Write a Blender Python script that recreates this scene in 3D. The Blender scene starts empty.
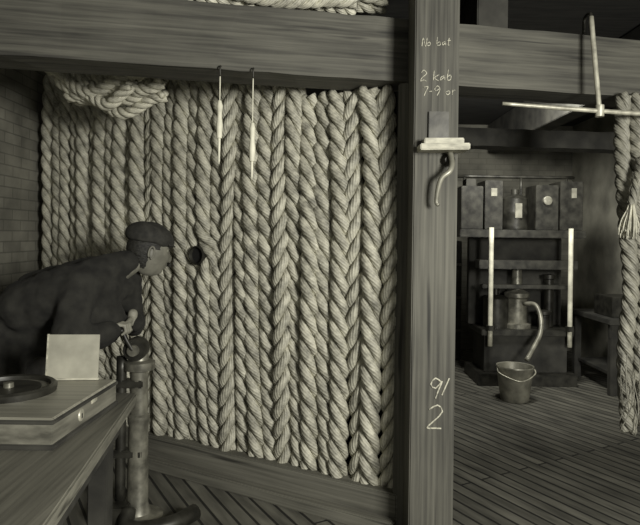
import bpy, bmesh, math, random
import numpy as np
from mathutils import Vector, Matrix
random.seed(4)
C = bpy.context.scene.collection

# ------------------------------------------------------------ materials
def new_mat(name):
    m = bpy.data.materials.new(name); m.use_nodes = True
    nt = m.node_tree
    return m, nt, nt.nodes['Principled BSDF']

def tint(v, k=1.0):
    return (v*1.03, v*1.0, v*0.80*k, 1)

def mat_noise(name, v1, v2, scale=8, rough=.8, metal=0, bump=.2, stretch=(1,1,1), detail=6, lo=.35, hi=.65, bdist=.01):
    m, nt, b = new_mat(name)
    N, L = nt.nodes, nt.links
    tc = N.new('ShaderNodeTexCoord'); mp = N.new('ShaderNodeMapping')
    mp.inputs['Scale'].default_value = stretch
    nz = N.new('ShaderNodeTexNoise'); nz.inputs['Scale'].default_value = scale; nz.inputs['Detail'].default_value = detail
    cr = N.new('ShaderNodeValToRGB')
    cr.color_ramp.elements[0].position = lo; cr.color_ramp.elements[1].position = hi
    cr.color_ramp.elements[0].color = tint(v1); cr.color_ramp.elements[1].color = tint(v2)
    L.new(tc.outputs['Object'], mp.inputs['Vector']); L.new(mp.outputs[0], nz.inputs['Vector'])
    L.new(nz.outputs['Fac'], cr.inputs['Fac']); L.new(cr.outputs[0], b.inputs['Base Color'])
    b.inputs['Roughness'].default_value = rough; b.inputs['Metallic'].default_value = metal
    if bump:
        bp = N.new('ShaderNodeBump'); bp.inputs['Strength'].default_value = bump; bp.inputs['Distance'].default_value = bdist
        L.new(nz.outputs['Fac'], bp.inputs['Height']); L.new(bp.outputs[0], b.inputs['Normal'])
    return m

def mat_timber(name, v1, v2, axis, rotz=0.0, rough=.75, crack=.85):
    m, nt, b = new_mat(name); N, L = nt.nodes, nt.links
    tc = N.new('ShaderNodeTexCoord'); rt = N.new('ShaderNodeMapping'); rt.inputs['Rotation'].default_value = (0, 0, -rotz)
    L.new(tc.outputs['Object'], rt.inputs['Vector'])
    def nz(sc, along, scale, detail=8, dist=0):
        mp = N.new('ShaderNodeMapping'); s = [sc, sc, sc]; s['XYZ'.index(axis)] = along; mp.inputs['Scale'].default_value = s
        n = N.new('ShaderNodeTexNoise'); n.inputs['Scale'].default_value = scale; n.inputs['Detail'].default_value = detail
        n.inputs['Distortion'].default_value = dist
        L.new(rt.outputs[0], mp.inputs['Vector']); L.new(mp.outputs[0], n.inputs['Vector']); return n
    g = nz(30, .8, 2.0, 8, .3); st = nz(1.5, .8, 1.6, 6); cr_ = nz(9, .35, 2.2, 3, .4)
    mm = N.new('ShaderNodeMath'); mm.operation = 'MULTIPLY_ADD'; mm.inputs[1].default_value = .55
    L.new(g.outputs['Fac'], mm.inputs[0])
    m3 = N.new('ShaderNodeMath'); m3.operation = 'MULTIPLY'; m3.inputs[1].default_value = .45; L.new(st.outputs['Fac'], m3.inputs[0])
    L.new(m3.outputs[0], mm.inputs[2])
    cr = N.new('ShaderNodeValToRGB'); cr.color_ramp.elements[0].position = .36; cr.color_ramp.elements[1].position = .64
    cr.color_ramp.elements[0].color = tint(v1); cr.color_ramp.elements[1].color = tint(v2)
    L.new(mm.outputs[0], cr.inputs['Fac'])
    ck = N.new('ShaderNodeValToRGB'); ck.color_ramp.elements[0].position = .30; ck.color_ramp.elements[1].position = .36
    ck.color_ramp.elements[0].color = (.2, .2, .2, 1)
    L.new(cr_.outputs['Fac'], ck.inputs['Fac'])
    mx = N.new('ShaderNodeMix'); mx.data_type = 'RGBA'; mx.blend_type = 'MULTIPLY'; mx.inputs[0].default_value = crack
    L.new(cr.outputs[0], mx.inputs[6]); L.new(ck.outputs[0], mx.inputs[7]); L.new(mx.outputs[2], b.inputs['Base Color'])
    bp = N.new('ShaderNodeBump'); bp.inputs['Strength'].default_value = .4; bp.inputs['Distance'].default_value = .006
    L.new(mx.outputs[2], bp.inputs['Height']); L.new(bp.outputs[0], b.inputs['Normal'])
    b.inputs['Roughness'].default_value = rough
    return m

def mat_rope(name, v1, v2):
    m, nt, b = new_mat(name)
    N, L = nt.nodes, nt.links
    uv = N.new('ShaderNodeUVMap'); uv.uv_map = 'UVMap'
    sp = N.new('ShaderNodeSeparateXYZ'); L.new(uv.outputs[0], sp.inputs[0])
    a = N.new('ShaderNodeMath'); a.operation = 'MULTIPLY'; a.inputs[1].default_value = 9*2*math.pi
    L.new(sp.outputs[0], a.inputs[0])
    c = N.new('ShaderNodeMath'); c.operation = 'MULTIPLY'; c.inputs[1].default_value = 200
    L.new(sp.outputs[1], c.inputs[0])
    s = N.new('ShaderNodeMath'); s.operation = 'ADD'; L.new(a.outputs[0], s.inputs[0]); L.new(c.outputs[0], s.inputs[1])
    si = N.new('ShaderNodeMath'); si.operation = 'SINE'; L.new(s.outputs[0], si.inputs[0])
    tc = N.new('ShaderNodeTexCoord')
    nz = N.new('ShaderNodeTexNoise'); nz.inputs['Scale'].default_value = 12; nz.inputs['Detail'].default_value = 8
    nz.inputs['Roughness'].default_value = .75
    L.new(tc.outputs['Object'], nz.inputs['Vector'])
    ad = N.new('ShaderNodeMath'); ad.operation = 'MULTIPLY_ADD'; ad.inputs[1].default_value = .03
    L.new(si.outputs[0], ad.inputs[0]); L.new(nz.outputs['Fac'], ad.inputs[2])
    cr = N.new('ShaderNodeValToRGB'); cr.color_ramp.elements[0].position = .32; cr.color_ramp.elements[1].position = .64
    cr.color_ramp.elements[0].color = tint(v1); cr.color_ramp.elements[1].color = tint(v2)
    L.new(ad.outputs[0], cr.inputs['Fac']); L.new(cr.outputs[0], b.inputs['Base Color'])
    bp = N.new('ShaderNodeBump'); bp.inputs['Strength'].default_value = .35; bp.inputs['Distance'].default_value = .004
    L.new(si.outputs[0], bp.inputs['Height']); L.new(bp.outputs[0], b.inputs['Normal'])
    b.inputs['Roughness'].default_value = .6
    return m

def mat_brick(name, v1, v2, mort, scale=1.0, axes='YZ'):
    m, nt, b = new_mat(name); N, L = nt.nodes, nt.links
    tc = N.new('ShaderNodeTexCoord'); sp = N.new('ShaderNodeSeparateXYZ'); cb = N.new('ShaderNodeCombineXYZ')
    L.new(tc.outputs['Object'], sp.inputs[0])
    L.new(sp.outputs['XYZ'.index(axes[0])], cb.inputs[0]); L.new(sp.outputs['XYZ'.index(axes[1])], cb.inputs[1])
    br = N.new('ShaderNodeTexBrick'); br.inputs['Scale'].default_value = 1
    br.inputs['Brick Width'].default_value = .23*scale; br.inputs['Row Height'].default_value = .075*scale
    br.inputs['Mortar Size'].default_value = .005
    br.inputs['Color1'].default_value = tint(v1); br.inputs['Color2'].default_value = tint(v2); br.inputs['Mortar'].default_value = tint(mort)
    L.new(cb.outputs[0], br.inputs['Vector'])
    nz = N.new('ShaderNodeTexNoise'); nz.inputs['Scale'].default_value = 3.5; nz.inputs['Detail'].default_value = 8
    L.new(tc.outputs['Object'], nz.inputs['Vector'])
    mx = N.new('ShaderNodeMix'); mx.data_type = 'RGBA'; mx.blend_type = 'MULTIPLY'; mx.inputs[0].default_value = .8
    cr = N.new('ShaderNodeValToRGB'); cr.color_ramp.elements[0].position = .3; cr.color_ramp.elements[1].position = .65
    cr.color_ramp.elements[0].color = (.3, .3, .3, 1)
    L.new(nz.outputs['Fac'], cr.inputs['Fac'])
    L.new(br.outputs['Color'], mx.inputs[6]); L.new(cr.outputs[0], mx.inputs[7]); L.new(mx.outputs[2], b.inputs['Base Color'])
    bp = N.new('ShaderNodeBump'); bp.inputs['Strength'].default_value = .25; bp.inputs['Distance'].default_value = .005; bp.invert = True
    L.new(br.outputs['Fac'], bp.inputs['Height']); L.new(bp.outputs[0], b.inputs['Normal'])
    b.inputs['Roughness'].default_value = .9
    return m

def mat_planks(name, v1, v2, gap, width, ang):
    m, nt, b = new_mat(name); N, L = nt.nodes, nt.links
    tc = N.new('ShaderNodeTexCoord'); mp = N.new('ShaderNodeMapping'); mp.inputs['Rotation'].default_value = (0, 0, ang)
    L.new(tc.outputs['Object'], mp.inputs['Vector'])
    sp = N.new('ShaderNodeSeparateXYZ'); L.new(mp.outputs[0], sp.inputs[0])
    cb = N.new('ShaderNodeCombineXYZ'); L.new(sp.outputs[0], cb.inputs[0]); L.new(sp.outputs[1], cb.inputs[1])
    br = N.new('ShaderNodeTexBrick'); br.inputs['Scale'].default_value = 1
    br.inputs['Brick Width'].default_value = 3.1; br.inputs['Row Height'].default_value = width
    br.inputs['Mortar Size'].default_value = width*.10; br.inputs['Mortar Smooth'].default_value = .3
    br.inputs['Color1'].default_value = tint(v1); br.inputs['Color2'].default_value = tint(v2); br.inputs['Mortar'].default_value = tint(gap)
    L.new(cb.outputs[0], br.inputs['Vector'])
    m2 = N.new('ShaderNodeMapping'); m2.inputs['Scale'].default_value = (1.5, 8, 1); L.new(mp.outputs[0], m2.inputs['Vector'])
    nz = N.new('ShaderNodeTexNoise'); nz.inputs['Scale'].default_value = 2.0; nz.inputs['Detail'].default_value = 8
    L.new(m2.outputs[0], nz.inputs['Vector'])
    cr = N.new('ShaderNodeValToRGB'); cr.color_ramp.elements[0].position = .3; cr.color_ramp.elements[1].position = .7
    cr.color_ramp.elements[0].color = (.25, .25, .25, 1)
    L.new(nz.outputs['Fac'], cr.inputs['Fac'])
    mx = N.new('ShaderNodeMix'); mx.data_type = 'RGBA'; mx.blend_type = 'MULTIPLY'; mx.inputs[0].default_value = .85
    L.new(br.outputs['Color'], mx.inputs[6]); L.new(cr.outputs[0], mx.inputs[7]); L.new(mx.outputs[2], b.inputs['Base Color'])
    bp = N.new('ShaderNodeBump'); bp.inputs['Strength'].default_value = .7; bp.inputs['Distance'].default_value = .01; bp.invert = True
    L.new(br.outputs['Fac'], bp.inputs['Height']); L.new(bp.outputs[0], b.inputs['Normal'])
    b.inputs['Roughness'].default_value = .75
    return m

M_rope = mat_rope('rope_fibre', .15, .58)
M_rope2 = mat_rope('rope_fibre_pale', .22, .68)
M_rope3 = mat_rope('rope_fibre_old', .09, .32)
BA = math.atan(.2)
M_beam = mat_timber('timber_beam', .03, .12, 'X', BA)
M_post = mat_timber('timber_post', .04, .14, 'Z')
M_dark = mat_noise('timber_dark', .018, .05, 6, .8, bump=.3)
M_sill = mat_timber('timber_sill', .07, .20, 'X', math.radians(-29.5))
M_table = mat_timber('table_wood', .08, .22, 'Y', 0, .5)
M_boxtop = mat_timber('box_top_wood', .20, .38, 'X', 0, .4, .15)
M_boxside = mat_noise('box_side_wood', .08, .22, 4, .45, bump=.1, stretch=(3, 1, 8))
M_brick = mat_brick('whitewashed_brick', .19, .25, .14)
M_plaster = mat_noise('old_plaster', .14, .30, 3, .9, bump=.25)
M_backwall = mat_brick('back_brick', .15, .19, .13, 1.0, 'XZ')
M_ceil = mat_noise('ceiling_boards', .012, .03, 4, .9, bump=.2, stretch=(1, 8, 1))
M_floor = mat_planks('floor_boards', .14, .22, .025, .085, math.radians(60))
M_iron = mat_noise('dark_iron', .016, .055, 12, .42, .4, .1)
M_steel = mat_noise('worn_steel', .3, .6, 20, .4, .3, .05)
M_brass = mat_noise('dull_brass', .10, .28, 14, .4, .4, .08)
M_white = mat_noise('white_paint', .5, .85, 10, .6, 0, .05)
M_card = mat_noise('card', .28, .42, 9, .8, 0, .05)
M_chalk = mat_noise('chalk', .22, .55, 90, 1, 0, 0, lo=.35, hi=.55)
M_coat = mat_noise('wool_coat', .010, .026, 14, .95, 0, .5, bdist=.006)
M_trous = mat_noise('wool_trousers', .012, .03, 18, .95, 0, .3)
M_skin_shaded = mat_noise('skin_shaded', .13, .20, 20, .55, 0, .08)  # darker than the hands: shadow on the face put into the colour
M_hand = mat_noise('hand_skin', .20, .30, 20, .55, 0, .08)
M_eye = mat_noise('eye_white', .2, .28, 20, .4, 0, 0)
M_hair = mat_noise('hair', .008, .03, 60, .6, 0, .6, stretch=(1, 1, 4))
M_cap = mat_noise('cap_cloth', .015, .035, 30, .85, 0, .3)
M_black = mat_noise('hole_shade_and_iris', .003, .006, 5, .9, 0, 0)  # near-black: painted darkness of peep hole and keyhole, also the irises
M_pale = mat_noise('pale_wood', .3, .55, 8, .6, 0, .1, stretch=(2, 6, 6))
M_galv = mat_noise('galvanised', .16, .34, 10, .4, .3, .1)

# ------------------------------------------------------------ mesh helpers
def empty(name, loc=(0, 0, 0), rot=(0, 0, 0)):
    e = bpy.data.objects.new(name, None); C.objects.link(e); e.location = loc; e.rotation_euler = rot
    e.empty_display_size = .1
    return e

def link(name, me, mat=None, parent=None, smooth=False):
    o = bpy.data.objects.new(name, me); C.objects.link(o)
    if mat: me.materials.append(mat)
    if smooth:
        me.polygons.foreach_set('use_smooth', [True]*len(me.polygons))
    if parent: o.parent = parent
    return o

def from_bm(name, bm, mat=None, parent=None, smooth=False):
    me = bpy.data.meshes.new(name); bm.to_mesh(me); bm.free()
    return link(name, me, mat, parent, smooth)

def box(name, lo, hi, mat, parent=None, bevel=.006, rotz=0):
    lo = Vector(lo); hi = Vector(hi); c = (lo+hi)/2; s = hi-lo
    bm = bmesh.new(); bmesh.ops.create_cube(bm, size=1)
    bmesh.ops.scale(bm, vec=s, verts=bm.verts)
    if bevel:
        bmesh.ops.bevel(bm, geom=bm.edges[:], offset=bevel, segments=2, affect='EDGES')
    o = from_bm(name, bm, mat, parent)
    o.location = c; o.rotation_euler = (0, 0, rotz)
    return o

def prism(name, pts, z0, z1, mat, parent=None, bevel=.005):
    bm = bmesh.new()
    vs = [bm.verts.new((p[0], p[1], z0)) for p in pts]
    f = bm.faces.new(vs)
    r = bmesh.ops.extrude_face_region(bm, geom=[f])
    for v in [g for g in r['geom'] if isinstance(g, bmesh.types.BMVert)]: v.co.z = z1
    bmesh.ops.recalc_face_normals(bm, faces=bm.faces[:])
    if bevel: bmesh.ops.bevel(bm, geom=bm.edges[:], offset=bevel, segments=2, affect='EDGES')
    return from_bm(name, bm, mat, parent)

def lathe(name, prof, mat, parent=None, loc=(0, 0, 0), seg=32, rot=(0, 0, 0), closed=False):
    bm = bmesh.new(); rings = []
    for r, z in prof:
        rings.append([bm.verts.new((max(r, 1e-4)*math.cos(2*math.pi*i/seg), max(r, 1e-4)*math.sin(2*math.pi*i/seg), z)) for i in range(seg)])
    pairs = list(zip(rings, rings[1:]))
    if closed: pairs.append((rings[-1], rings[0]))
    for a, b in pairs:
        for i in range(seg):
            bm.faces.new((a[i], a[(i+1) % seg], b[(i+1) % seg], b[i]))
    if not closed:
        bm.faces.new(rings[0][::-1]); bm.faces.new(rings[-1])
    o = from_bm(name, bm, mat, parent, False)
    for p in o.data.polygons:
        p.use_smooth = len(p.vertices) == 4
    o.location = loc; o.rotation_euler = rot
    md = o.modifiers.new('es', 'EDGE_SPLIT'); md.split_angle = math.radians(40)
    return o

def catmull(pts, n):
    P = [Vector(p) for p in pts]; P = [P[0]*2-P[1]]+P+[P[-1]*2-P[-2]]
    out = []
    segs = len(P)-3
    for k in range(segs):
        p0, p1, p2, p3 = P[k:k+4]
        m = max(2, n//segs)
        for j in range(m):
            t = j/m
            out.append(.5*((2*p1)+(-p0+p2)*t+(2*p0-5*p1+4*p2-p3)*t*t+(-p0+3*p1-3*p2+p3)*t**3))
    out.append(P[-2]); return out

def resample(pts, step):
    P = np.array([tuple(p) for p in pts], float)
    d = np.r_[0, np.cumsum(np.linalg.norm(np.diff(P, axis=0), axis=1))]
    n = max(2, int(d[-1]/step)+1); t = np.linspace(0, d[-1], n)
    return np.stack([np.interp(t, d, P[:, i]) for i in range(3)], 1), t

def frames(P):
    T = np.gradient(P, axis=0); T /= np.linalg.norm(T, axis=1)[:, None]+1e-12
    n = np.cross(T[0], [0.13, 1, 0.21]); n /= np.linalg.norm(n)
    Ns = []
    for t in T:
        n = n-t*np.dot(n, t); n /= np.linalg.norm(n); Ns.append(n.copy())
    Ns = np.array(Ns); return T, Ns, np.cross(T, Ns)

class Acc:
    def __init__(s): s.v = []; s.f = []; s.uv = []; s.n = 0
    def tube(s, P, r, seg=8, t=None, caps=True):
        T, A, B = frames(P); n = len(P)
        r = np.full(n, r) if np.isscalar(r) else np.array(r)
        if t is None: t = np.r_[0, np.cumsum(np.linalg.norm(np.diff(P, axis=0), axis=1))]
        th = np.arange(seg)*2*math.pi/seg
        V = P[:, None, :]+r[:, None, None]*(np.cos(th)[None, :, None]*A[:, None, :]+np.sin(th)[None, :, None]*B[:, None, :])
        s.v.append(V.reshape(-1, 3)); b = s.n
        for i in range(n-1):
            for j in range(seg):
                k = (j+1) % seg
                s.f.append((b+i*seg+j, b+i*seg+k, b+(i+1)*seg+k, b+(i+1)*seg+j))
                s.uv += [(j/seg, t[i]), ((j+1)/seg, t[i]), ((j+1)/seg, t[i+1]), (j/seg, t[i+1])]
        if caps:
            s.f.append(tuple(b+j for j in range(seg))[::-1]); s.uv += [(0, 0)]*seg
            s.f.append(tuple(b+(n-1)*seg+j for j in range(seg))); s.uv += [(0, 0)]*seg
        s.n += n*seg
    def rope(s, pts, R, pitch, phase=0, hand=1, strands=3, step=None, seg=9, off=.52, sr=.5):
        P, t = resample(pts, step or pitch/18)
        T, A, B = frames(P)
        for k in range(strands):
            a = hand*(2*math.pi*t/pitch)+phase+2*math.pi*k/strands
            Q = P+off*R*(np.cos(a)[:, None]*A+np.sin(a)[:, None]*B)
            s.tube(Q, R*sr, seg)
    def obj(s, name, mat, parent=None):
        me = bpy.data.meshes.new(name)
        me.from_pydata(np.concatenate(s.v).tolist(), [], s.f)
        ul = me.uv_layers.new(name='UVMap')
        ul.data.foreach_set('uv', np.array(s.uv, float).ravel())
        return link(name, me, mat, parent, True)

def pipe(name, pts, r, mat, parent=None, n=40, seg=12):
    a = Acc(); P = catmull(pts, n) if len(pts) > 2 else [Vector(p) for p in pts]
    P2, t = resample(P, max(.004, sum((Vector(P[i+1])-Vector(P[i])).length for i in range(len(P)-1))/n))
    rr = r if np.isscalar(r) else np.interp(np.linspace(0, 1, len(P2)), np.linspace(0, 1, len(r)), r)
    a.tube(P2, rr, seg); return a.obj(name, mat, parent)

# ------------------------------------------------------------ room shell
box('floor', (-2.3, -1.2, -.1), (3.6, 8.2, 0), M_floor, bevel=0)
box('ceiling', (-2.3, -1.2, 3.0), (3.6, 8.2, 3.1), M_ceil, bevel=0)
box('wall_left', (-2.3, -1.2, 0), (-2.15, 8.2, 3.0), M_brick, bevel=0)
box('wall_right', (3.35, -1.2, 0), (3.6, 8.2, 3.0), M_plaster, bevel=0)
box('wall_back', (-2.15, 8.0, 0), (3.35, 8.2, 3.0), M_backwall, bevel=0)

# ------------------------------------------------------------ rope mantlet
W0 = Vector((.43, 3.14, 0)); W1 = Vector((-2.05, 4.54, 0))
WD = (W1-W0).normalized(); WL = (W1-W0).length; WN = Vector((-WD.y, WD.x, 0))
if WN.y > 0: WN = -WN
mant = empty('rope_mantlet')
HS, HZ = 1.30, 1.365
acc = Acc(); NC = 30; sp = WL/NC
hands = [1, -1, 1, -1, -1, -1, -1, 1, -1, -1, -1, 1, -1, -1, -1, -1, -1, -1, 1, -1, -1, -1, -1, -1, -1, -1, -1, -1, -1, -1]
for i in range(NC):
    s0 = sp*(i+.5); base = W0+WD*s0
    top = 2.285 if base.y < 3.42 else 2.72
    pts = []
    ph = random.uniform(0, 6)
    f = 1-s0/WL
    for k in range(60):
        t = k/59; z = .17+(top-.17)*t
        s = s0-.045*math.sin(math.pi*t)*f**3+.07*t*f**2+.010*math.sin(5*t+ph)+.006*math.sin(13*t+ph*2)
        nrm = .065*math.sin(math.pi*min(1, t*2.5/(top)))*(.3+.7*f)+.012*math.sin(7*t+ph*1.7)+(.010 if i % 2 else -.010)
        ds = s-HS; dz = z-HZ; w = math.exp(-(dz/.08)**2-(ds/.09)**2)
        s += (1 if ds > 0 else -1)*.062*w
        nrm -= .02*w
        p = W0+WD*s+WN*nrm; pts.append((p.x, p.y, z))
    acc.rope(pts, .0595*random.uniform(.95, 1.06), .335*random.uniform(.94, 1.06), phase=i*.5+random.uniform(-.5, .5), hand=hands[i], off=.56, sr=.475)
acc.obj('hanging_ropes', M_rope, mant)
def wall_prism(name, s0, s1, n0, n1, z0, z1, mat, parent, bevel=.008):
    q = [W0+WD*s0+WN*n0, W0+WD*s1+WN*n0, W0+WD*s1+WN*n1, W0+WD*s0+WN*n1]
    return prism(name, q, z0, z1, mat, parent, bevel)
wall_prism('backing_boards', 0, WL, -.12, -.07, 0, 2.28, M_dark, mant)
wall_prism('backing_boards_upper', .75, WL, -.12, -.07, 2.28, 2.99, M_dark, mant)
wall_prism('sill_timber', -.03, WL-.1, -.07, .10, 0, .19, M_sill, mant)
wall_prism('sill_rail', -.03, WL-.1, .10, .17, 0, .07, M_sill, mant)
wall_prism('end_upright', -.09, -.0, -.12, .09, 0, 2.28, M_post, mant)
ang = math.atan2(WN.y, WN.x); hp = W0+WD*HS+WN*.112
lathe('peep_rim', [(.048, .0), (.051, .006), (.057, .004), (.060, -.01), (.058, -.10), (.048, -.10)], M_iron, mant, (hp.x, hp.y, HZ), rot=(0, math.pi/2, ang), closed=True)
lathe('peep_shade_disc', [(.0, -.03), (.0485, -.03), (.0485, -.016), (0, -.016)], M_black, mant, (hp.x, hp.y, HZ), rot=(0, math.pi/2, ang))  # black disc stands in for the darkness inside the peep hole

acc = Acc()
for k in range(7):
    pts = []
    x0 = -1.70+.03*k; x1 = -.90-.09*(k % 3)
    for j in range(9):
        t = j/8; x = x0+(x1-x0)*t
        y = 3.72-.27*t-.06*(k % 2)
        z = 2.46-.032*k-.11*math.sin(math.pi*t)*(1 if k < 3 else .5)+.03*math.sin(9*t+k)+.05*(1-t)
        pts.append((x, y, z))
    acc.rope(catmull(pts, 48), .036, .18, phase=k, hand=1)
for x, y in ((-1.66, 3.66), (-1.05, 3.44)):
    acc.rope([(x, y, 2.45), (x, y-.1, 2.62), (x, y-.35, 2.66)], .014, .08)
acc.obj('draped_rope', M_rope2)

acc = Acc()
for k in range(7):
    x0 = -.78+.06*k; L = .95-.07*(k % 3); lay = k//3
    pts = []
    for j in range(8):
        t = j/7; x = min(x0+L*t, .37+.002*j)
        pts.append((x, 3.07+.2*x+.075*(k % 3)-.03, 2.668+.07*lay+.018*math.sin(8*t+k*2)+.018))
    acc.rope(catmull(pts, 48), .040, .2, phase=k*1.3, hand=1 if k % 2 else -1)
acc.obj('stowed_rope', M_rope2)

# ------------------------------------------------------------ beams and post
def beam(name, x0, x1, y_at, z0, z1, dep, mat):
    a = [(x0, y_at(x0)), (x1, y_at(x1)), (x1, y_at(x1)+dep), (x0, y_at(x0)+dep)]
    o = prism(name, a, z0, z1, mat, None, 0)
    bm = bmesh.new(); bm.from_mesh(o.data)
    bmesh.ops.subdivide_edges(bm, edges=[e for e in bm.edges if e.calc_length() > 1], cuts=40, use_grid_fill=True)
    for v in bm.verts: v.co += Vector((0, random.uniform(-.003, .003), random.uniform(-.003, .003)))
    bm.to_mesh(o.data); bm.free()
    return o
yb = lambda x: 3.0+.2*x
beam('ceiling_beam', -2.14, 3.34, yb, 2.295, 2.615, .26, M_beam)
yb2 = lambda x: 4.6+.1*x
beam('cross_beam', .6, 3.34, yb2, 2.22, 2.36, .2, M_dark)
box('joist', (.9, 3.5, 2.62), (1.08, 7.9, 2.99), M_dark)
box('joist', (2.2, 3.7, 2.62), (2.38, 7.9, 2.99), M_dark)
post = empty('timber_post')
box('post_shaft', (.438, 2.84, 0), (.648, 3.08, 2.995), M_post, post)
def chalk(name, strokes, ox, oz, s, r=.0022):
    a = Acc()
    for st in strokes:
        st = [(x+random.uniform(-.05, .05)+.12*z, z+random.uniform(-.05, .05)) for x, z in st]
        P = catmull([(ox+x*s, 2.8385, oz+z*s) for x, z in st], 16) if len(st) > 2 else [Vector((ox+x*s, 2.8385, oz+z*s)) for x, z in st]
        P2, t = resample(P, .004); a.tube(P2, r, 6)
    return a.obj(name, M_chalk, post)
G = {'N': [[(0, 0), (.05, 1), (.5, 0), (.6, 1)]], 'o': [[(.3, .5), (0, .3), (.2, 0), (.45, .2), (.3, .5)]],
 'b': [[(0, 1), (.05, .1), (.4, .1), (.3, .5), (.05, .3)]], 'a': [[(.4, .45), (.05, .35), (.1, 0), (.4, .3), (.45, 0)]],
 't': [[(.2, .9), (.15, 0), (.35, .05)], [(0, .6), (.4, .65)]], '2': [[(0, .8), (.25, 1), (.5, .75), (.2, .3), (0, .02), (.3, .08), (.6, 0)]],
 'k': [[(0, 1), (0, 0)], [(.45, .6), (.05, .3), (.5, 0)]], '7': [[(0, .95), (.5, 1), (.3, .5), (.15, 0)]],
 '9': [[(.5, .8), (.2, 1), (0, .7), (.25, .5), (.5, .8), (.45, .4), (.3, 0)]], 'r': [[(0, .5), (.05, 0)], [(.05, .3), (.2, .5), (.4, .45)]],
 '-': [[(0, .4), (.3, .45)]], ' ': []}
def write(txt, x, z, s, name):
    st = []
    for i, c in enumerate(txt):
        st += [[(px+i*.62, pz+.03*i) for px, pz in q] for q in G[c]]
    chalk(name, st, x, z, s, .0022)
write('No bat', .468, 2.40, .038, 'chalk_line_1')
write('2 kab', .463, 2.235, .050, 'chalk_line_2')
write('7-9 or', .475, 2.165, .044, 'chalk_line_3')
chalk('chalk_numeral_9', G['9']+[[(.55, .2), (.85, .95)]], .525, .735, .10, .004)
chalk('chalk_numeral_2', G['2'], .52, .59, .115, .004)

br = empty('wall_bracket')
prism('ledge', [(.452, 2.838), (.452, 2.735), (.672, 2.70), (.672, 2.838)], 1.895, 1.925, M_pale, br, .004)
prism('ledge_block', [(.475, 2.838), (.475, 2.765), (.655, 2.745), (.655, 2.838)], 1.925, 1.955, M_pale, br, .004)
box('iron_plate', (.505, 2.825, 1.955), (.60, 2.84, 2.09), M_iron, br, .002)
pipe('iron_hook', [(.60, 2.80, 1.90), (.605, 2.77, 1.84), (.59, 2.75, 1.80), (.555, 2.75, 1.77), (.54, 2.76, 1.72), (.535, 2.77, 1.66), (.545, 2.765, 1.645)], [.013, .013, .011, .009], M_galv, br)
lathe('hook_boss', [(0, 0), (.028, 0), (.03, .02), (.02, .035), (0, .035)], M_iron, br, (.60, 2.838, 1.86), rot=(math.pi/2, 0, 0))

for nm, x, zs in (('hanging_marlinspike', -.49, (2.14, 1.955, 1.83)), ('hanging_marlinspike', -.335, (2.04, 1.85, 1.76))):
    e = empty(nm, (x, yb(x)-.022, 0))
    pipe('cord', [(0, 0, 2.26), (0, 0, zs[0])], .003, M_white, e, 10, 6)
    pipe('nail', [(0, .03, 2.31), (0, -.004, 2.30), (0, 0, 2.255)], .004, M_iron, e, 10, 6)
    h = zs[0]-zs[1]
    lathe('handle', [(0, zs[1]), (.013, zs[1]+.003), (.016, zs[1]+h*.35), (.011, zs[1]+h*.6), (.015, zs[1]+h*.85), (.008, zs[0]-.002), (0, zs[0])], M_white, e, seg=16)
    lathe('spike', [(0, zs[2]), (.005, zs[2]+.02), (.007, zs[1]+.005), (0, zs[1]+.006)], M_white, e, seg=12)

e = empty('t_handled_rod')
pipe('stem', [(1.425, 3.19, 2.68), (1.445, 3.12, 2.15)], .013, M_steel, e, 10)
pipe('crossbar', [(.93, 3.09, 2.19), (1.445, 3.12, 2.165), (1.98, 3.15, 2.145)], [.009, .012, .012, .009], M_steel, e, 20)
lathe('collar', [(0, -.03), (.022, -.03), (.022, .03), (0, .03)], M_steel, e, (1.445, 3.12, 2.165), seg=16)
pipe('top_hook', [(1.425, 3.19, 2.67), (1.425, 3.20, 2.70), (1.425, 3.27, 2.70), (1.425, 3.275, 2.62)], .009, M_iron, e, 14)

# ------------------------------------------------------------ hanging rope, right
e = empty('hanging_rope_bundle'); acc = Acc(); DX = .0
for k in range(4):
    x = 1.60+.05*(k % 2)+.03*k; y = 3.12+.05*(k//2)
    pts = [(x+.05+DX, y+.16, 2.29), (x+.03+DX, y+.14, 2.1), (x+DX, y+.06, 1.85), (x-.01-.015*k+DX, y, 1.6), (x+.01+DX, y-.02, 1.25), (x-.005+DX, y, .9), (x+.02+DX, y, .5+.04*k)]
    acc.rope(catmull(pts, 60), .042, .24, phase=k, hand=-1)
acc.obj('ropes', M_rope3, e)
acc = Acc()
for k in range(90):
    a = random.uniform(0, 6.28); r = random.uniform(0, .015)
    x = 1.57+r*math.cos(a); y = 3.03+r*math.sin(a)
    sx = math.cos(a)*random.uniform(.01, .045)-.012; sy = math.sin(a)*random.uniform(.01, .035)
    pts = [(x, y, 1.68), (x+sx*.25, y+sy*.4, 1.65), (x+sx*.8, y+sy, 1.59), (x+sx, y+sy, 1.53+random.uniform(-.03, .03))]
    acc.tube(resample(catmull(pts, 12), .02)[0], .0035, 4)
acc.obj('frayed_tassel', M_rope2, e)
acc = Acc(); acc.rope(catmull([(1.66, 3.12, 1.92), (1.61, 3.05, 1.80), (1.57, 3.03, 1.67)], 20), .024, .14, hand=-1); acc.obj('tassel_neck', M_rope3, e)
a = Acc()
for k in range(40):
    x = 1.64+random.uniform(-.08, .09); y = 3.10+random.uniform(-.06, .04); z = random.uniform(.75, 1.0)
    pts = [(x, y, z), (x+random.uniform(-.03, .03), y-.02, z-.15), (x+random.uniform(-.04, .04), y-.02, z-.3)]
    a.tube(resample(catmull(pts, 10), .03)[0], .003, 4)
a.obj('loose_yarns', M_rope3, e)

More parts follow.
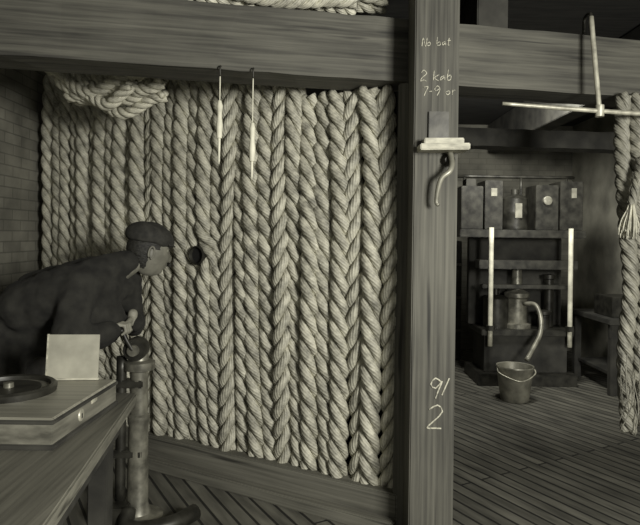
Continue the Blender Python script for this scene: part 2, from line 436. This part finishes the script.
# ------------------------------------------------------------ table and instrument box
t = empty('work_table')
prism('table_top', [(-2.0, 1.05), (-.60, 1.05), (-.79, 2.62), (-2.0, 2.62)], .75, .80, M_table, t, .006)
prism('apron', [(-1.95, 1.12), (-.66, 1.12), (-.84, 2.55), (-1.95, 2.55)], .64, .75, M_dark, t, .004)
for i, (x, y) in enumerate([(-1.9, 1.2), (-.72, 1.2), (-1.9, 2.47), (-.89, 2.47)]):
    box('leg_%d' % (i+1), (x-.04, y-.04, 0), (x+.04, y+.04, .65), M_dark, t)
b = empty('instrument_box')
bx = [(-1.38, 1.91), (-.84, 1.91), (-.812, 2.44), (-1.38, 2.44)]
def inset(q, d):
    cx = sum(p[0] for p in q)/4; cy = sum(p[1] for p in q)/4
    return [(p[0]+(d if p[0] < cx else -d), p[1]+(d if p[1] < cy else -d)) for p in q]
prism('case', inset(bx, .006), .801, .885, M_boxside, b, .003)
prism('base_moulding', bx, .8005, .818, M_dark, b, .003)
prism('lid_edge', bx, .882, .896, M_dark, b, .003)
prism('lid_top', inset(bx, .006), .890, .903, M_boxtop, b, .003)
lathe('dial_bezel', [(.155, 0), (.165, .0), (.168, .022), (.158, .03), (.145, .026), (.142, .012), (.142, 0)], M_iron, b, (-1.145, 2.22, .903), 48)
lathe('dial_face', [(0, 0), (.144, 0), (.144, .012), (0, .012)], M_boxside, b, (-1.145, 2.22, .903), 48)
lathe('dial_ring', [(.09, .012), (.112, .012), (.112, .018), (.09, .018)], M_iron, b, (-1.145, 2.22, .903), 40)
lathe('dial_hub', [(0, .01), (.02, .01), (.018, .035), (0, .038)], M_brass, b, (-1.145, 2.22, .903), 20)
box('dial_pointer', (-1.27, 2.212, .918), (-1.145, 2.224, .922), M_iron, b, 0)
lathe('lock_plate', [(0, 0), (.022, 0), (.02, .004), (0, .004)], M_steel, b, (-.836, 2.12, .852), rot=(0, math.pi/2, .0), seg=20)
box('keyhole', (-.834, 2.117, .842), (-.8305, 2.123, .858), M_black, b, 0)
box('latch', (-.84, 2.20, .868), (-.826, 2.25, .89), M_steel, b, .002)
cd = empty('instruction_card', (-.985, 2.405, .905), (math.radians(-7), 0, math.radians(5)))
box('card_sheet', (-.10, -.004, .002), (.10, .004, .180), M_card, cd, .001)
box('card_frame_bottom', (-.103, -.008, 0), (.103, .008, .008), M_pale, cd, .001)
box('card_frame_left', (-.104, -.007, 0), (-.098, .007, .182), M_pale, cd, .001)

# ------------------------------------------------------------ pedestal instrument
p = empty('pedestal_winch', (-.93, 3.12, 0))
lathe('column', [(0, 0), (.13, 0), (.13, .03), (.07, .05), (.055, .09), (.05, .5), (.056, .52), (.056, .55), (.045, .56), (.045, .78), (.078, .79), (.08, .83), (.05, .84), (.04, .90), (0, .90)], M_brass, p)
pipe('side_tube', [(-.085, -.02, .12), (-.085, -.02, .86)], .026, M_iron, p, 12)
box('upper_clamp', (-.12, -.05, .70), (.03, .02, .74), M_iron, p)
box('lower_clamp', (-.12, -.05, .34), (.03, .02, .38), M_iron, p)
lathe('gear_head', [(0, -.05), (.055, -.05), (.06, -.03), (.06, .03), (.055, .05), (0, .05)], M_iron, p, (-.01, -.02, .90), rot=(math.pi/2, 0, 0))
lathe('gear_cap', [(0, 0), (.03, 0), (.028, .02), (0, .022)], M_brass, p, (-.01, -.07, .90), rot=(math.pi/2, 0, 0))
pipe('crank_arm', [(-.01, -.08, .90), (-.04, -.09, .955), (-.06, -.09, 1.0)], .012, M_iron, p, 12)
pipe('crank_handle', [(-.06, -.12, 1.005), (-.06, .06, 1.005)], .014, M_iron, p, 8)
pipe('foot_pipe', [(-.02, -.1, .10), (.0, -.16, .05), (.10, -.18, .045), (.22, -.12, .05), (.3, .0, .05)], .042, M_iron, p, 30)
box('foot_box', (-.16, -.14, 0), (-.02, .06, .12), M_iron, p)

# ------------------------------------------------------------ the man
man = empty('man')
def caps(bm, a, b, ra, rb, n=6):
    a = Vector(a); b = Vector(b)
    for i in range(n+1):
        t = i/n; r = ra+(rb-ra)*t
        m = Matrix.Translation(a.lerp(b, t)) @ Matrix.Diagonal((r, r, r, 1))
        bmesh.ops.create_icosphere(bm, subdivisions=3, radius=1, matrix=m)
def remeshed(name, bm, mat, vox, parent, it=6, disp=None):
    o = from_bm(name, bm, mat, parent, True)
    r = o.modifiers.new('r', 'REMESH'); r.mode = 'VOXEL'; r.voxel_size = vox; r.use_smooth_shade = True
    s = o.modifiers.new('s', 'SMOOTH'); s.iterations = it; s.factor = .6
    if disp:
        tx = bpy.data.textures.new(name+'_t', 'CLOUDS'); tx.noise_scale = disp[0]; tx.noise_depth = 2
        d = o.modifiers.new('d', 'DISPLACE'); d.texture = tx; d.strength = disp[1]; d.texture_coords = 'LOCAL'
    return o
hipR = Vector((-1.64, 2.98, .93)); hipL = Vector((-1.62, 3.20, .93))
shR = Vector((-1.19, 2.96, 1.235)); shL = Vector((-1.09, 3.33, 1.225))
neck = Vector((-1.075, 3.20, 1.32)); elR = Vector((-1.18, 2.83, .97)); wrR = Vector((-1.03, 2.97, 1.01))
elL = Vector((-1.06, 3.42, .98)); wrL = Vector((-.98, 3.20, 1.02))
bm = bmesh.new()
mid = (hipR+hipL)/2
caps(bm, mid, (-1.42, 3.12, 1.11), .18, .185, 5)
caps(bm, (-1.42, 3.12, 1.12), (-1.20, 3.16, 1.20), .185, .17, 5)
caps(bm, hipR, hipL, .145, .145, 3)
caps(bm, (-1.46, 3.00, 1.12), (-1.24, 3.00, 1.195), .14, .145, 3)
caps(bm, (-1.46, 3.26, 1.12), (-1.20, 3.30, 1.19), .135, .135, 3)
caps(bm, (-1.48, 3.10, .98), (-1.16, 3.12, 1.04), .14, .15, 5)
caps(bm, shR, shL, .10, .10, 8)
caps(bm, shR+Vector((.02, .08, .05)), neck, .08, .075, 5); caps(bm, shL+Vector((0, -.08, .05)), neck, .08, .075, 5)
caps(bm, (-1.15, 3.18, 1.26), neck+Vector((.04, .02, .02)), .095, .070, 4)
caps(bm, shR, elR, .098, .076, 8); caps(bm, elR, wrR, .074, .050, 8)
caps(bm, shL, elL, .092, .07, 8); caps(bm, elL, wrL, .068, .048, 8)
caps(bm, hipR, (-1.62, 2.97, .75), .16, .155, 3); caps(bm, hipL, (-1.60, 3.22, .75), .16, .155, 3)
remeshed('coat', bm, M_coat, .012, man, 5, (.09, .030))
bm = bmesh.new()
caps(bm, hipR, (-1.56, 2.96, .50), .12, .085, 10); caps(bm, (-1.56, 2.96, .50), (-1.64, 2.95, .09), .08, .06, 10)
caps(bm, hipL, (-1.48, 3.24, .50), .12, .085, 10); caps(bm, (-1.48, 3.24, .50), (-1.56, 3.26, .09), .08, .06, 10)
remeshed('trousers', bm, M_trous, .014, man, 4, (.08, .015))
for i, (x, y) in enumerate(((-1.64, 2.95), (-1.56, 3.26))):
    bm = bmesh.new(); caps(bm, (x-.03, y, .05), (x+.17, y, .042), .05, .04, 8); caps(bm, (x, y, .05), (x, y, .12), .05, .05, 3)
    remeshed('boot_%d' % (i+1), bm, M_iron, .008, man, 3)

hd = empty('head'); hd.parent = man
hd.location = (-.94, 3.30, 1.40); hd.rotation_euler = (0, math.radians(8), math.radians(36)); hd.scale = (1.12, 1.12, 1.12)
def head_shape(v):
    x, y, z = v
    X = x*(.100 if x > 0 else .104); Y = y*.077; Z = z*.122
    if z < 0:
        tt = -z
        Y *= 1-.30*tt**1.3
        X *= (1-.30*tt) if x < 0 else (1+.02*tt)
        if x > 0: X += .018*tt*(1-abs(y))
    if x > 0:
        g = lambda y0, z0, sy, sz: math.exp(-((Y-y0)/sy)**2-((Z-z0)/sz)**2)
        f = x
        nz = 0
        if -.048 < Z < .03:
            q = (.03-Z)/.078; nz = (q**1.3)*(1 if q < .82 else max(0, (1-q)/.18))
        X += f*(.028*nz*math.exp(-(Y/(.009+.010*max(0, (.03-Z)/.07)))**2))
        X += f*(.007*g(0, .034, .05, .010)-.012*g(.032, .012, .016, .013)-.012*g(-.032, .012, .016, .013))
        X += f*(.006*g(.04, -.02, .02, .02)+.006*g(-.04, -.02, .02, .02))
        X += f*(.008*g(0, -.060, .022, .006)+.008*g(0, -.073, .02, .006)-.003*g(0, -.0665, .022, .003)+.012*g(0, -.104, .024, .014)-.005*g(0, -.086, .02, .006))
    return Vector((X, Y, Z))
bm = bmesh.new(); bmesh.ops.create_icosphere(bm, subdivisions=6, radius=1)
for v in bm.verts: v.co = head_shape(v.co)
from_bm('face', bm, M_skin_shaded, hd, True)
bm = bmesh.new(); bmesh.ops.create_icosphere(bm, subdivisions=5, radius=1)
for v in bm.verts: v.co = head_shape(v.co)
kill = [v for v in bm.verts if not ((v.co.z > .055) or (v.co.x < .028 and v.co.z > .0) or (v.co.x < -.02 and v.co.z > -.085))]
bmesh.ops.delete(bm, geom=kill, context='VERTS')
for v in bm.verts:
    v.co *= 1.055+random.uniform(0, .018)
from_bm('hair', bm, M_hair, hd, True)
for sgn in (-1, 1):
    a = Acc(); P = [(-.012+.015*math.cos(t)-.004, sgn*(.076+.010*math.sin(t*.5+.6)), -.010+.030*math.sin(t)) for t in np.linspace(-1.4, 3.9, 20)]
    a.tube(resample(P, .004)[0], .0048, 8); a.obj('ear_rim', M_skin_shaded, hd)
    bm = bmesh.new(); bmesh.ops.create_icosphere(bm, subdivisions=3, radius=1, matrix=Matrix.Translation((-.012, sgn*.077, -.012)) @ Matrix.Diagonal((.014, .007, .027, 1)))
    from_bm('ear_bowl', bm, M_skin_shaded, hd, True)
    bm = bmesh.new(); bmesh.ops.create_icosphere(bm, subdivisions=3, radius=.0105, matrix=Matrix.Translation((.077, sgn*.031, .011)))
    from_bm('eye', bm, M_eye, hd, True)
    bm = bmesh.new(); bmesh.ops.create_icosphere(bm, subdivisions=2, radius=.005, matrix=Matrix.Translation((.0845, sgn*.031, .011)))
    from_bm('iris', bm, M_black, hd, True)
    pipe('eyebrow', [(.092, sgn*.015, .030), (.090, sgn*.032, .036), (.078, sgn*.048, .030)], [.003, .005, .002], M_hair, hd, 14, 8)
    pipe('moustache', [(.112, sgn*.002, -.052), (.110, sgn*.016, -.056), (.097, sgn*.032, -.066)], [.009, .009, .002], M_hair, hd, 14, 8)
bm = bmesh.new(); bmesh.ops.create_uvsphere(bm, u_segments=40, v_segments=24, radius=1)
for v in bm.verts:
    x, y, z = v.co
    zz = .045+z*.098 if z > 0 else .045+z*.022
    k = 1+.16*max(0, z)*(1-z)*3
    v.co = Vector((x*.116*k-.004, y*.092*k, zz-.010*x+.003*math.sin(7*x+5*y)))
from_bm('cap_crown', bm, M_cap, hd, True)
bm = bmesh.new(); n = 24; top = []; bot = []
for i in range(n+1):
    a = -1.0+2.0*i/n
    top.append(bm.verts.new((.104*math.cos(a), .09*math.sin(a), .048)))
    bot.append(bm.verts.new((.104*math.cos(a)+.022*max(0, math.cos(a)), .09*math.sin(a)*1.04, .034)))
for i in range(n): bm.faces.new((top[i], top[i+1], bot[i+1], bot[i]))
o = from_bm('cap_peak', bm, M_cap, hd, True); s = o.modifiers.new('s', 'SOLIDIFY'); s.thickness = .004
bm = bmesh.new(); caps(bm, (-1.07, 3.20, 1.28), (-.99, 3.27, 1.36), .054, .058, 6)
remeshed('neck', bm, M_skin_shaded, .008, man, 3)

def hand(name, wrist, bar, side):
    w = Vector(wrist); g = Vector(bar)
    d = (g-w); d.y *= .4; d.normalize()
    up = Vector((0, 0, 1)); n = (up-d*up.dot(d)).normalized(); ya = Vector((0, 1, 0))
    palm_end = g-d*.012+n*.027
    bm = bmesh.new()
    for k in range(4):
        o = ya*(k-1.5)*.019
        caps(bm, w+o*.55+n*.003, palm_end+o, .017, .0125, 6)
    caps(bm, w-d*.03, w+d*.01, .026, .026, 3)
    L = [.8, .95, 1.0, .9]
    if side < 0: L = L[::-1]
    for k in range(4):
        o = ya*(k-1.5)*.0205; l = L[k]
        q0 = palm_end+o
        q1 = g+o+d*.022*l+n*.024
        q2 = g+o+d*.030*l-n*.006
        q3 = g+o+d*.006-n*.026*l
        caps(bm, q0, q1, .0098, .0092, 5); caps(bm, q1, q2, .0090, .0084, 5); caps(bm, q2, q3, .0084, .0072, 5)
    o = ya*side*.036
    t0 = w+d*.025+o*.55-n*.004; t1 = w.lerp(g, .72)+o*1.15-n*.018; t2 = g+o*.95-n*.026-d*.004; t3 = g+o*.5-n*.030+d*.014
    caps(bm, t0, t1, .015, .0115, 5); caps(bm, t1, t2, .0112, .010, 5); caps(bm, t2, t3, .0098, .008, 5)
    return remeshed(name, bm, M_hand, .0035, man, 2)
hand('hand_right', wrR+Vector((-.035, .02, 0)), Vector((-.99, 3.035, 1.008)), 1)
hand('hand_left', wrL+Vector((-.01, -.02, .02)), Vector((-.99, 3.14, 1.008)), -1)

# ------------------------------------------------------------ back room machinery
e = empty('hydraulic_pump')
Y = 6.3
box('base_plinth', (1.62, Y-.25, 0), (2.62, Y+.35, .12), M_iron, e)
box('tank', (1.70, Y-.15, .12), (2.55, Y+.3, .52), M_dark, e)
box('tank_rim', (1.66, Y-.2, .50), (2.60, Y+.34, .56), M_iron, e)
for i, x in enumerate((1.735, 2.54)):
    pipe('guide_rod_%d' % (i+1), [(x, Y-.23, .40), (x, Y-.23, 1.60)], .024, M_white, e, 8)
    lathe('rod_nut_%d' % (i+1), [(0, 0), (.045, 0), (.045, .05), (0, .05)], M_iron, e, (x, Y-.23, .56), seg=6)
box('crosshead', (1.62, Y-.22, 1.18), (2.62, Y-.05, 1.27), M_iron, e)
box('crosshead_lower', (1.66, Y-.20, .98), (2.58, Y-.10, 1.02), M_iron, e)
box('top_plate', (1.42, Y-.22, 1.50), (2.70, Y+.3, 1.58), M_iron, e)
box('back_panel', (1.62, Y+.2, .56), (2.62, Y+.3, 1.5), M_dark, e)
lathe('cylinder', [(0, 0), (.15, 0), (.15, .04), (.11, .05), (.11, .30), (.13, .32), (.13, .36), (.06, .40), (.05, .62), (0, .62)], M_brass, e, (2.08, Y+.02, .56))
lathe('valve_body', [(0, 0), (.06, 0), (.06, .14), (.08, .15), (.08, .18), (0, .2)], M_iron, e, (2.34, Y-.05, .56))
lathe('side_drum', [(0, 0), (.13, 0), (.13, .30), (.1, .33), (.03, .34), (.03, .42), (0, .42)], M_iron, e, (1.86, Y+.02, .56))
lathe('valve_tall', [(0, 0), (.05, 0), (.05, .5), (.07, .51), (.07, .55), (0, .56)], M_iron, e, (2.44, Y+.08, .56))
pipe('spout_pipe', [(2.12, Y-.1, .82), (2.2, Y-.2, .82), (2.22, Y-.3, .70), (2.18, Y-.4, .56), (2.08, Y-.5, .44), (1.98, Y-.6, .34)], .022, M_galv, e, 30)
e2 = empty('shelf_apparatus')
zt = 1.582
box('case_1', (1.44, Y-.18, zt), (1.66, Y+.15, zt+.44), M_iron, e2)
box('case_1b', (1.68, Y-.18, zt), (1.86, Y+.15, zt+.50), M_iron, e2)
box('case_1_cap', (1.50, Y-.12, zt+.44), (1.60, Y+.05, zt+.52), M_dark, e2)
box('case_1_label', (1.74, Y-.186, zt+.34), (1.80, Y-.18, zt+.42), M_galv, e2, 0)
lathe('drum', [(0, 0), (.13, 0), (.135, .02), (.13, .04), (.13, .15), (.137, .17), (.13, .19), (.13, .32), (.1, .35), (.04, .37), (.04, .42), (0, .42)], M_iron, e2, (2.03, Y-.03, zt))
box('drum_glint', (1.99, Y-.18, zt+.12), (2.06, Y-.16, zt+.27), M_galv, e2, .003)  # pale strip stands in for a light reflection on the drum
box('case_2', (2.20, Y-.18, zt), (2.43, Y+.15, zt+.46), M_iron, e2)
box('case_3', (2.45, Y-.18, zt), (2.68, Y+.15, zt+.50), M_iron, e2)
box('case_3_strip', (2.56, Y-.188, zt+.33), (2.61, Y-.18, zt+.43), M_galv, e2, 0)
lathe('gauge', [(0, 0), (.045, 0), (.045, .03), (.035, .035), (0, .03)], M_galv, e2, (2.31, Y-.18, zt+.30), rot=(math.pi/2, 0, 0), seg=20)
pipe('top_rail', [(1.44, Y+.05, zt+.56), (2.68, Y+.05, zt+.56)], .018, M_iron, e2, 8)
for i, x in enumerate((1.52, 2.12, 2.6)):
    pipe('rail_post_%d' % i, [(x, Y+.05, zt), (x, Y+.05, zt+.56)], .014, M_iron, e2, 6)

e = empty('metal_bucket', (1.82, 5.55, 0))
lathe('pail', [(0, .004), (.12, .0), (.128, .01), (.165, .30), (.172, .31), (.170, .32), (.158, .315), (.120, .02), (0, .02)], M_galv, e)
pipe('bail_handle', [(-.165, 0, .305), (-.16, -.08, .26), (0, -.175, .21), (.16, -.08, .26), (.165, 0, .305)], .006, M_steel, e, 30, 8)

e = empty('wooden_bench', (2.98, 6.15, 0))
for i, (x, y) in enumerate(((-.16, -.4), (.26, -.4), (-.16, .4), (.26, .4))):
    box('leg_%d' % i, (x-.035, y-.035, 0), (x+.035, y+.035, .68), M_dark, e)
box('bench_top', (-.22, -.46, .68), (.32, .46, .73), M_dark, e)
box('apron_board', (-.2, -.43, .55), (.3, -.40, .68), M_dark, e, .003)
box('lower_shelf', (-.16, -.4, .18), (.26, .4, .21), M_dark, e, .003)
box('tool_chest', (-.12, -.3, .731), (.22, .1, .93), M_iron, e)
cab = empty('tool_cabinet', (1.28, 7.3, 0))
box('carcase', (-.28, 0, 0), (.45, .6, 1.45), M_dark, cab)
for k in range(3):
    box('shelf_lip_%d' % k, (-.28, -.02, .35+.4*k), (.45, .0, .38+.4*k), M_post, cab, .003)

# ------------------------------------------------------------ lights
def area(name, loc, tgt, size, en, col=(1, .98, .92)):
    l = bpy.data.lights.new(name, 'AREA'); l.shape = 'RECTANGLE'; l.size = size[0]; l.size_y = size[1]; l.energy = en; l.color = col
    o = bpy.data.objects.new(name, l); C.objects.link(o); o.location = loc
    o.rotation_euler = (Vector(tgt)-Vector(loc)).to_track_quat('-Z', 'Y').to_euler()
area('added_area_light', (1.9, -.6, 1.95), (-.2, 3.6, 1.2), (.8, .8), 190)  # unseen lamp added behind the camera to light the ropes, no window there
area('added_area_light', (1.7, 5.08, 2.75), (2.3, 7.0, .9), (.5, .4), 50)  # added lamp hidden behind the beams to brighten the back room, no window
w = bpy.data.worlds.new('world'); bpy.context.scene.world = w; w.use_nodes = True
w.node_tree.nodes['Background'].inputs[0].default_value = (1, .98, .9, 1)
w.node_tree.nodes['Background'].inputs[1].default_value = .36

# ------------------------------------------------------------ camera
cam = bpy.data.cameras.new('camera'); co = bpy.data.objects.new('camera', cam); C.objects.link(co)
co.location = (0, 0, 1.5); co.rotation_euler = (math.pi/2, math.radians(-.8), 0)
cam.sensor_width = 36; cam.lens = 33.75; cam.shift_y = -.043; cam.clip_start = .05
bpy.context.scene.camera = co
vs = bpy.context.scene.view_settings
vs.view_transform = 'Standard'; vs.look = 'None'; vs.exposure = 0; vs.gamma = 1
